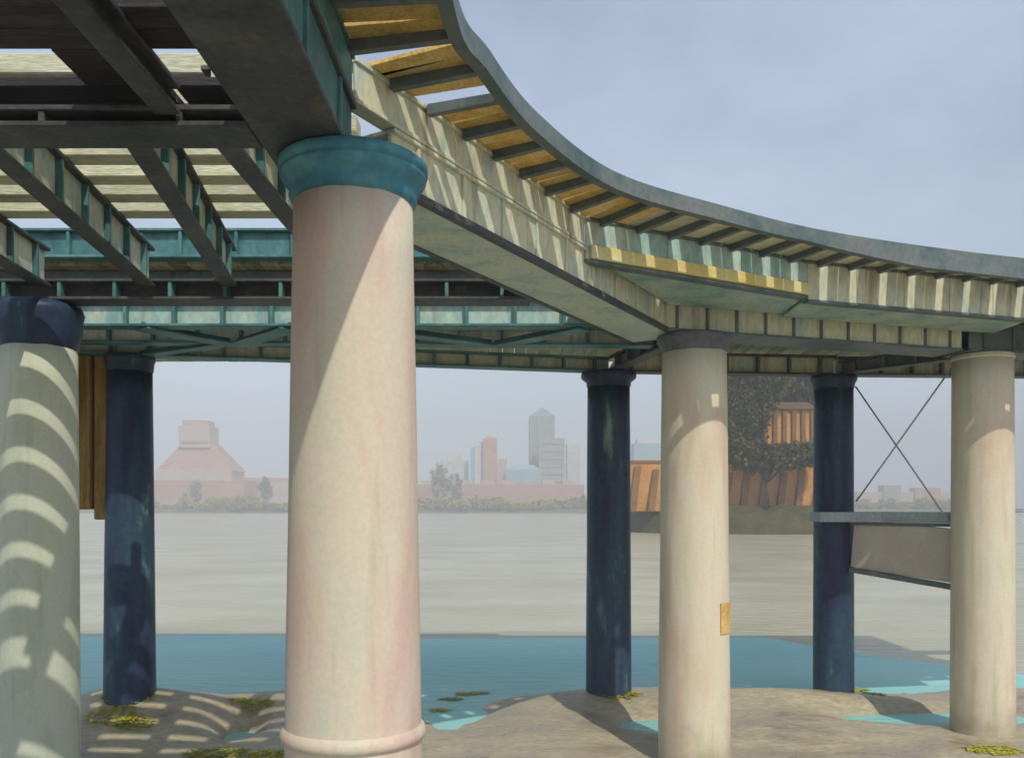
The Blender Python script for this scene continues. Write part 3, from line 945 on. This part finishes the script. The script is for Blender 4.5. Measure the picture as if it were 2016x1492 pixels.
for k, (u, v, w, lab) in enumerate(weeds):
    X, Y, H = at_ground(u, v)
    bm = bmesh.new()
    rnd = random.Random(k)
    for i in range(int(170 * (w / 0.3))):
        a_, rr = rnd.uniform(0, 6.283), math.sqrt(rnd.random())
        px, py = X + w * rr * math.cos(a_), Y + 0.45 * w * rr * math.sin(a_)
        pz = max(ground_h(px, py), WATER) + rnd.uniform(0.006, 0.018)
        th = rnd.uniform(0, 6.283)
        ln, wd = rnd.uniform(0.05, 0.13), rnd.uniform(0.008, 0.018)
        c, s_ = math.cos(th), math.sin(th)
        pts = []
        for j in range(3):
            t = j / 2
            cx_, cy_ = px + c * ln * t, py + s_ * ln * t
            cz = pz + 0.007 * math.sin(3.1 * t) + rnd.uniform(-0.003, 0.003)
            ww = wd * (1 - 0.6 * abs(t - 0.4))
            pts.append((bm.verts.new((cx_ - s_ * ww, cy_ + c * ww, cz)), bm.verts.new((cx_ + s_ * ww, cy_ - c * ww, cz + rnd.uniform(-0.006, 0.006)))))
        for j in range(2):
            bm.faces.new((pts[j][0], pts[j][1], pts[j + 1][1], pts[j + 1][0]))
    o = obj('seaweed_clump', bm, 'weed', origin=(X, Y, H))
    tag(o, lab, 'seaweed', 'seaweed left on the sand')

# ------------------------------------------------------------------ trees
def leaf_cloud(bm, blobs, n, size, rnd, droop=0.0):
    tot = sum(b[3] * b[4] * b[5] for b in blobs)
    for (cx, cy, cz, rx, ry, rz) in blobs:
        k = int(n * (rx * ry * rz) / tot)
        # sub-clumps give light and dark tufts
        subs = []
        for _ in range(max(14, k // 70)):
            d = Vector((rnd.gauss(0, 1), rnd.gauss(0, 1), rnd.gauss(0, 1))).normalized() * (rnd.uniform(0.25, 1.0) ** 0.6)
            subs.append((cx + d.x * rx, cy + d.y * ry, cz + d.z * rz, rnd.uniform(0.16, 0.34)))
        for _ in range(k):
            sx, sy, sz, sr = rnd.choice(subs)
            p = Vector((sx + rnd.gauss(0, sr * rx * 0.6), sy + rnd.gauss(0, sr * ry * 0.6), sz + rnd.gauss(0, sr * rz * 0.55) - droop * rnd.random()))
            nrm = Vector((rnd.gauss(0, 1), rnd.gauss(0, 1), rnd.gauss(0.5, 1))).normalized()
            t1 = nrm.orthogonal().normalized()
            t1.rotate(Matrix.Rotation(rnd.uniform(0, 6.28), 3, nrm))
            t2 = nrm.cross(t1)
            s = size * rnd.uniform(0.6, 1.35)
            vs = [bm.verts.new(p + t1 * s), bm.verts.new(p + t2 * s * 0.55), bm.verts.new(p - t1 * s), bm.verts.new(p - t2 * s * 0.55)]
            bm.faces.new(vs)


def leafmat(name, cols, ns):
    m = mat(name, cols, nscale=ns, rough=0.6, bump=0, fine=0.35, bscale=ns * 6, rand=0.12, spec=0.2)
    p = m.node_tree.nodes['Principled BSDF']
    return m


M['leaf_dark'] = leafmat('dark_olive_leaves', [(0.055, 0.058, 0.018), (0.080, 0.080, 0.026), (0.105, 0.10, 0.036)], 0.35)
M['leaf_mid'] = leafmat('olive_leaves', [(0.065, 0.065, 0.02), (0.10, 0.092, 0.03), (0.13, 0.115, 0.04)], 0.35)
M['leaf_far'] = leafmat('yellow_green_shrub_leaves', [(0.22, 0.23, 0.01), (0.36, 0.34, 0.015), (0.48, 0.40, 0.02)], 0.12)
M['leaf_far2'] = leafmat('grey_green_tree_leaves', [(0.26, 0.28, 0.15), (0.34, 0.35, 0.20)], 0.12)
M['bark'] = mat('dark_bark', [(0.05, 0.04, 0.028), (0.09, 0.07, 0.045)], scale=(1, 1, 0.2), nscale=2, rough=0.9, bump=0.5, bscale=6)


def tree(label, X, Y, zg, blobs, n, m_leaf, seed, size=0.30, group=None, cat='tree', name='bank_tree', rt=0.4):
    rnd = random.Random(seed)
    t = thing(name, (X, Y, zg), label, cat, group)
    bm = bmesh.new()
    cz = sum(b[2] for b in blobs) / len(blobs)
    p = Vector((X, Y, zg - 0.3)); fork = Vector((X + rnd.uniform(-.4, .4), Y, zg + (cz - zg) * 0.45))
    tube(bm, p, fork, rt, rt * 0.7, 9)
    for b in blobs:
        for _ in range(3):
            e = Vector((b[0] + rnd.uniform(-.5, .5) * b[3], b[1] + rnd.uniform(-.5, .5) * b[4], b[2] + rnd.uniform(-.3, .5) * b[5]))
            mid = fork.lerp(e, 0.5) + Vector((rnd.uniform(-.4, .4), rnd.uniform(-.4, .4), rnd.uniform(0, .7)))
            tube(bm, fork, mid, rt * 0.42, rt * 0.26, 6); tube(bm, mid, e, rt * 0.26, rt * 0.08, 6)
    obj('trunk', bm, 'bark', t, smooth=True)
    bm = bmesh.new()
    leaf_cloud(bm, blobs, n, size, rnd)
    obj('crown', bm, m_leaf, t)
    return t


def P(u, v, Y):                  # photo pixel at a known distance
    return ((u - U0) / FPX * Y, Y, EYE + (V0 - v) / FPX * Y)


def blob(u, v, Y, ru, rv, ry):
    x, y, z = P(u, v, Y)
    return (x, y, z, ru / FPX * Y, ry, rv / FPX * Y)


tg = 'trees on the bank above the orange wall'
tree('tall dark olive tree beside the central cream column', 31.2, 122, 3.4, [blob(1465, 735, 120, 42, 75, 4), blob(1455, 850, 119, 40, 72, 3.5), blob(1478, 800, 121, 34, 70, 3.5), blob(1450, 790, 119, 40, 60, 3.5), blob(1500, 740, 121, 50, 60, 3.5)], 42000, 'leaf_dark', 11, group=tg)
tree('tall olive tree crown showing left of the right navy column', 42.5, 137, 3.4, [blob(1550, 735, 137, 58, 70, 4.5), blob(1520, 690, 137, 50, 60, 4), blob(1590, 690, 138, 36, 60, 4), blob(1565, 765, 136, 56, 44, 3.5)], 42000, 'leaf_dark', 12, group=tg)
tree('lower olive tree hanging over the orange wall', 35.0, 118, 3.4, [blob(1540, 898, 117.5, 52, 22, 2.2), blob(1590, 893, 118, 30, 22, 2.2), blob(1480, 895, 117.5, 34, 30, 2.0), blob(1560, 896, 118, 60, 20, 2.2)], 30000, 'leaf_mid', 13, group=tg, rt=0.28)
tree('tree mostly hidden behind the right navy column', 49.5, 136, 3.4, [blob(1622, 760, 136, 26, 80, 3.5), blob(1630, 850, 136, 16, 60, 3)], 12000, 'leaf_mid', 14, group=tg)

# ------------------------------------------------------------------ orange brick wharf wall and house on the bank
M['brick'] = mat('orange_brick', [(0.46, 0.21, 0.06), (0.58, 0.29, 0.09), (0.62, 0.38, 0.16)], scale=(0.6, 0.6, 0.5), nscale=0.5, rough=0.85, bump=0.3, bscale=5, fine=0.15)
M['brickdark'] = mat('weathered_brown_brick', [(0.20, 0.10, 0.04), (0.29, 0.15, 0.06)], nscale=0.6, rough=0.85, bump=0.3, bscale=5)
M['roof'] = mat('brown_roof_tile', [(0.13, 0.075, 0.045), (0.18, 0.10, 0.06)], nscale=1, rough=0.85, bump=0.3)
M['pane'] = mat('brown_shuttered_pane', [(0.16, 0.09, 0.04), (0.22, 0.12, 0.05)], nscale=1, rough=0.4, bump=0)
ww_ = thing('wharf_wall', (16.5, 119.5, 3.0), 'orange brick wharf wall with sloping piers on the bank', 'wall')
bm = bmesh.new()
wx0, wx1, wy = 16.6, 46.5, 121.6
box(bm, wx0, wx1, wy, wy + 0.7, 2.6, P(0, 912, wy)[2], 0.05)
obj('wall_face', bm, 'brick', ww_)
bm = bmesh.new(); box(bm, wx0 - 0.1, wx1 + 0.1, wy - 0.12, wy + 0.82, P(0, 912, wy)[2] - 0.02, P(0, 906, wy)[2], 0.04); obj('coping', bm, 'brickdark', ww_)
n = 12
for k in range(n):
    x = wx0 + 0.8 + k * (wx1 - wx0 - 1.6) / (n - 1)
    bm = bmesh.new()
    zt = P(0, 918 + 6 * (k % 3), wy)[2]
    for yy0, yy1, z0, z1, lean in ((wy - 1.0, wy - 0.003, 2.6, zt, 0.5),):
        c = [(x - 0.45, yy0), (x + 0.45, yy0), (x + 0.45, yy1), (x - 0.45, yy1)]
        b_ = [bm.verts.new((px - 0.5, py, z0)) for px, py in c]
        t_ = [bm.verts.new((px + 0.3, py + (0.6 if py < wy - 0.5 else 0), z1)) for px, py in c]
        bm.faces.new(b_[::-1]); bm.faces.new(t_)
        for i in range(4): bm.faces.new((b_[i], b_[(i + 1) % 4], t_[(i + 1) % 4], t_[i]))
    obj('pier', bm, 'brickdark', ww_)
hx0, hx1, hy = P(1500, 0, 123.6)[0], P(1606, 0, 123.6)[0], 123.6
hs = thing('brick_house', (hx0, hy, 3.4), 'orange brick house half hidden by the bank trees', 'house')
zh = P(0, 806, hy)[2]
bm = bmesh.new(); box(bm, hx0, hx1, hy, hy + 9, 3.2, zh, 0.05); obj('wall', bm, 'brick', hs)
bm = bmesh.new()
pr = [(hx0 - 0.4, hy - 0.5, zh), (hx1 + 0.4, hy - 0.5, zh), (hx1 + 0.4, hy + 9.5, zh), (hx0 - 0.4, hy + 9.5, zh)]
b_ = [bm.verts.new(p) for p in pr]; r1 = bm.verts.new((hx0 - 0.4, hy + 4.5, zh + 1.6)); r2 = bm.verts.new((hx1 + 0.4, hy + 4.5, zh + 1.6))
bm.faces.new(b_[::-1]); bm.faces.new((b_[0], b_[1], r2, r1)); bm.faces.new((b_[2], b_[3], r1, r2)); bm.faces.new((b_[1], b_[2], r2)); bm.faces.new((b_[3], b_[0], r1))
obj('roof', bm, 'roof', hs)
for k in range(6):
    x = hx0 + 0.5 + k * (hx1 - hx0 - 1.0) / 5
    bm = bmesh.new(); box(bm, x - 0.3, x + 0.3, hy - 0.35, hy - 0.003, 3.2, zh - 0.25, 0.03); obj('pilaster', bm, 'brickdark', hs)

# ------------------------------------------------------------------ far bank: towers, halls and shrubs in the haze
def facade(name, c, c2):
    return mat(name, [c, c2], scale=(0.05, 0.05, 0.12), nscale=0.6, rough=0.85, bump=0, fine=0.12, bscale=3)


M['f_pink'] = facade('pink_facade', (0.52, 0.26, 0.17), (0.60, 0.36, 0.26))
M['f_pinkpale'] = facade('pale_pink_facade', (0.60, 0.42, 0.34), (0.64, 0.50, 0.42))
M['f_grey'] = facade('grey_green_facade', (0.25, 0.28, 0.27), (0.33, 0.36, 0.34))
M['f_grey2'] = facade('olive_grey_facade', (0.32, 0.34, 0.28), (0.40, 0.41, 0.34))
M['f_white'] = facade('white_facade', (0.62, 0.62, 0.60), (0.70, 0.68, 0.64))
M['f_blue'] = facade('pale_blue_facade', (0.28, 0.46, 0.52), (0.36, 0.54, 0.58))
M['f_win'] = facade('far_window_band', (0.22, 0.24, 0.27), (0.28, 0.30, 0.33))


def fbox(parent, name, m, u0, u1, v0, v1, Y, depth=30.0, dy=0.0):
    x0, x1 = P(u0, 0, Y)[0], P(u1, 0, Y)[0]
    z1 = P(0, v0, Y)[2]; z0 = max(1.5, P(0, v1, Y)[2]) if v1 < 985 else 1.5
    bm = bmesh.new(); box(bm, x0, x1, Y + dy, Y + dy + depth, z0, z1, 0.2)
    return obj(name, bm, m, parent)


def far_thing(name, label, cat, u, Y, group=None):
    return thing(name, (P(u, 0, Y)[0], Y, 2.5), label, cat, group)


def pyramid(parent, name, m, u0, u1, ut0, ut1, v0, v1, Y, depth=30, top=8):
    x0, x1, t0, t1 = (P(q, 0, Y)[0] for q in (u0, u1, ut0, ut1))
    z0, z1 = P(0, v1, Y)[2], P(0, v0, Y)[2]
    bm = bmesh.new()
    b_ = [bm.verts.new(p) for p in ((x0, Y, z0), (x1, Y, z0), (x1, Y + depth, z0), (x0, Y + depth, z0))]
    yc = Y + depth / 2
    t_ = [bm.verts.new(p) for p in ((t0, yc - top / 2, z1), (t1, yc - top / 2, z1), (t1, yc + top / 2, z1), (t0, yc + top / 2, z1))]
    bm.faces.new(b_[::-1]); bm.faces.new(t_)
    for i in range(4): bm.faces.new((b_[i], b_[(i + 1) % 4], t_[(i + 1) % 4], t_[i]))
    return obj(name, bm, m, parent)


YA = 720
b = far_thing('stepped_building', 'pink stepped building with square tower behind the far left bank', 'building', 380, YA)
fbox(b, 'base', 'f_pink', 290, 480, 945, 990, YA - 4, 40)
fbox(b, 'lower_block', 'f_pinkpale', 306, 455, 925, 950, YA, 36)
pyramid(b, 'sloping_roof', 'f_pink', 306, 460, 350, 412, 872, 926, YA + 1, 36, 18)
fbox(b, 'tower_block', 'f_pinkpale', 346, 408, 836, 880, YA, 22, 6)
fbox(b, 'tower_band', 'f_grey2', 350, 404, 866, 871, YA, 1.0, 5.2)
fbox(b, 'tower_crown', 'f_pink', 352, 402, 825, 837, YA, 18, 8)
b = far_thing('low_terrace', 'long low pink terrace on the far bank at left', 'building', 510, YA + 40)
fbox(b, 'block', 'f_pinkpale', 470, 585, 948, 990, YA + 40, 20)
fbox(b, 'roof_block', 'f_pink', 480, 560, 940, 948.5, YA + 40, 14, 3)

b = far_thing('tall_tower', 'tall grey tower with pointed roof on the far bank', 'tower', 1066, 800)
fbox(b, 'shaft', 'f_grey', 1042, 1092, 818, 990, 800, 30)
pyramid(b, 'roof', 'f_grey', 1042, 1092, 1066, 1070, 799, 818.5, 800, 30, 2)
for k in range(4):
    fbox(b, 'corner_rib', 'f_grey2', 1042.5 + k * 15, 1045.5 + k * 15, 822, 985, 800, 0.8, -0.7)
b = far_thing('office_slab', 'olive grey slab in front of the tall pointed tower', 'tower', 1088, 770)
fbox(b, 'shaft', 'f_grey2', 1061, 1112, 862, 990, 770, 18)
for k in range(6):
    fbox(b, 'window_band', 'f_win', 1064, 1109, 872 + k * 15, 876 + k * 15, 770, 0.5, -0.3)
b = far_thing('pink_tower', 'slim pink tower left of the tall grey tower', 'tower', 968, 760)
fbox(b, 'shaft', 'f_pink', 951, 978, 862, 990, 760, 16)
fbox(b, 'side_wing', 'f_pinkpale', 976, 998, 902, 990, 760, 14, 1)
fbox(b, 'roof_plant', 'f_pinkpale', 956, 972, 857, 863, 760, 8, 3)
b = far_thing('white_tower', 'pale white tower beside the slim pink tower', 'tower', 940, 765)
fbox(b, 'shaft', 'f_white', 934, 951, 868, 990, 765, 14)
fbox(b, 'blue_side', 'f_blue', 926, 934.5, 880, 990, 765, 12, 1)
b = far_thing('blue_hall', 'pale blue low hall between pink tower and grey slab', 'building', 1030, 750)
fbox(b, 'hall', 'f_blue', 996, 1066, 924, 990, 750, 24)
pyramid(b, 'roof', 'f_blue', 996, 1066, 1010, 1050, 914, 924.5, 750, 24, 10)
b = far_thing('white_block', 'low white block at the left of the far skyline', 'building', 890, 780)
fbox(b, 'block', 'f_white', 868, 920, 905, 990, 780, 20)
fbox(b, 'upper_block', 'f_white', 880, 905, 892, 906, 780, 14, 3)
b = far_thing('long_terrace', 'long low pink terrace below the towers', 'building', 980, 690)
fbox(b, 'front', 'f_pink', 820, 1150, 953, 990, 690, 14)
for k in range(8):
    fbox(b, 'gable', 'f_pinkpale', 828 + k * 40, 852 + k * 40, 945, 955, 690, 10, 1.5)
b = far_thing('white_slab', 'faint white slab just right of the olive grey slab', 'tower', 1130, 790)
fbox(b, 'shaft', 'f_white', 1116, 1142, 872, 990, 790, 16)
b = far_thing('blue_block', 'pale blue block between central navy and cream columns', 'building', 1278, 790)
fbox(b, 'shaft', 'f_blue', 1248, 1305, 872, 990, 790, 20)
fbox(b, 'top_floor', 'f_white', 1256, 1290, 862, 873, 790, 14, 3)
b = far_thing('pink_terrace', 'low pink terrace seen through the crossed rods', 'building', 1790, 740)
fbox(b, 'front', 'f_pinkpale', 1690, 1885, 968, 990, 740, 16)
fbox(b, 'centre_block', 'f_grey2', 1738, 1772, 955, 990, 740, 12, -2)
fbox(b, 'end_block', 'f_pink', 1800, 1850, 960, 990, 740, 12, -2)

# shrubs and little trees along the far water line
shr = []
for sdx in range(4):
    bm = bmesh.new(); rnd = random.Random(40 + sdx)
    leaf_cloud(bm, [(0, 0, 1.6, 3.4, 2.5, 1.7), (2.2, 0.4, 1.2, 2.4, 2, 1.2), (-2.0, 0.2, 1.4, 2.2, 2, 1.4)], 420, 0.55, rnd)
    me = bpy.data.meshes.new('shrub_crown'); bm.to_mesh(me); bm.free(); me.materials.append(M['leaf_far'])
    bm = bmesh.new(); tube(bm, (0, 0, -0.5), (0, 0, 1.6), 0.25, 0.1, 6); tube(bm, (0, 0, 0.3), (1.6, 0.2, 1.5), 0.15, 0.06, 5); tube(bm, (0, 0, 0.3), (-1.6, 0, 1.5), 0.15, 0.06, 5)
    me2 = bpy.data.meshes.new('shrub_stem'); bm.to_mesh(me2); bm.free(); me2.materials.append(M['bark'])
    shr.append((me, me2))
rnd = random.Random(5)
k = 0
for (ua, ub, lab) in ((290, 570, 'hazy yellow-green shrub on far bank below the pink stepped building'),
                      (815, 1160, 'hazy yellow-green shrub on far bank below the towers'),
                      (1680, 1890, 'hazy yellow-green shrub on far bank behind the crossed rods')):
    u = ua
    while u < ub:
        Y = 618 + rnd.uniform(-3, 10)
        x = P(u, 0, Y)[0]
        t = thing('far_shrub', (x, Y, 2.2), lab, 'shrub', 'shrubs along the far bank')
        s = rnd.uniform(1.2, 2.3)
        me, me2 = shr[k % 4]
        rz = rnd.uniform(0, 6.28)
        inst('crown', me, (x, Y, 2.2), t, rotz=rz, scale=(s * 1.15, s, s * rnd.uniform(0.8, 1.5)))
        inst('stem', me2, (x, Y, 2.2), t, rotz=rz, scale=(s, s, s))
        u += rnd.uniform(9, 15)
        k += 1
for u, v, lab in ((862, 925, 'grey-green tree left of the white block in haze'), (894, 945, 'dark slim tree before the long pink terrace'),
                  (522, 950, 'rounded olive tree at the right end of the left bank'), (385, 957, 'low olive tree before the pink stepped building')):
    Y = 650
    x, _, zt = P(u, v - 14, Y)
    h = zt - 2.4
    tree(lab, x, Y, 2.4, [(x, Y, 2.4 + h * 0.66, max(3.0, h * 0.22), 3, h * 0.34), (x + 1.2, Y, 2.4 + h * 0.45, max(3.0, h * 0.2), 3, h * 0.25)], 2600, 'leaf_far2', 60 + u, size=0.7, name='far_tree', group='small trees on the far bank')

# ------------------------------------------------------------------ haze over the river
bm = bmesh.new()
box(bm, -1490, 1490, -25, 1300, -2.5, 125)
hz_m = bpy.data.materials.new('river_haze'); hz_m.use_nodes = True
n_ = hz_m.node_tree.nodes; n_.remove(n_['Principled BSDF'])
pv = n_.new('ShaderNodeVolumePrincipled')
pv.inputs['Color'].default_value = (0.95, 0.98, 1.0, 1)
pv.inputs['Density'].default_value = 0.0014
pv.inputs['Anisotropy'].default_value = -0.32
hz_m.node_tree.links.new(pv.outputs[0], n_['Material Output'].inputs['Volume'])
hz = obj('haze', bm, hz_m)
tag(hz, 'pale haze hanging over the river and far bank', kind='stuff')
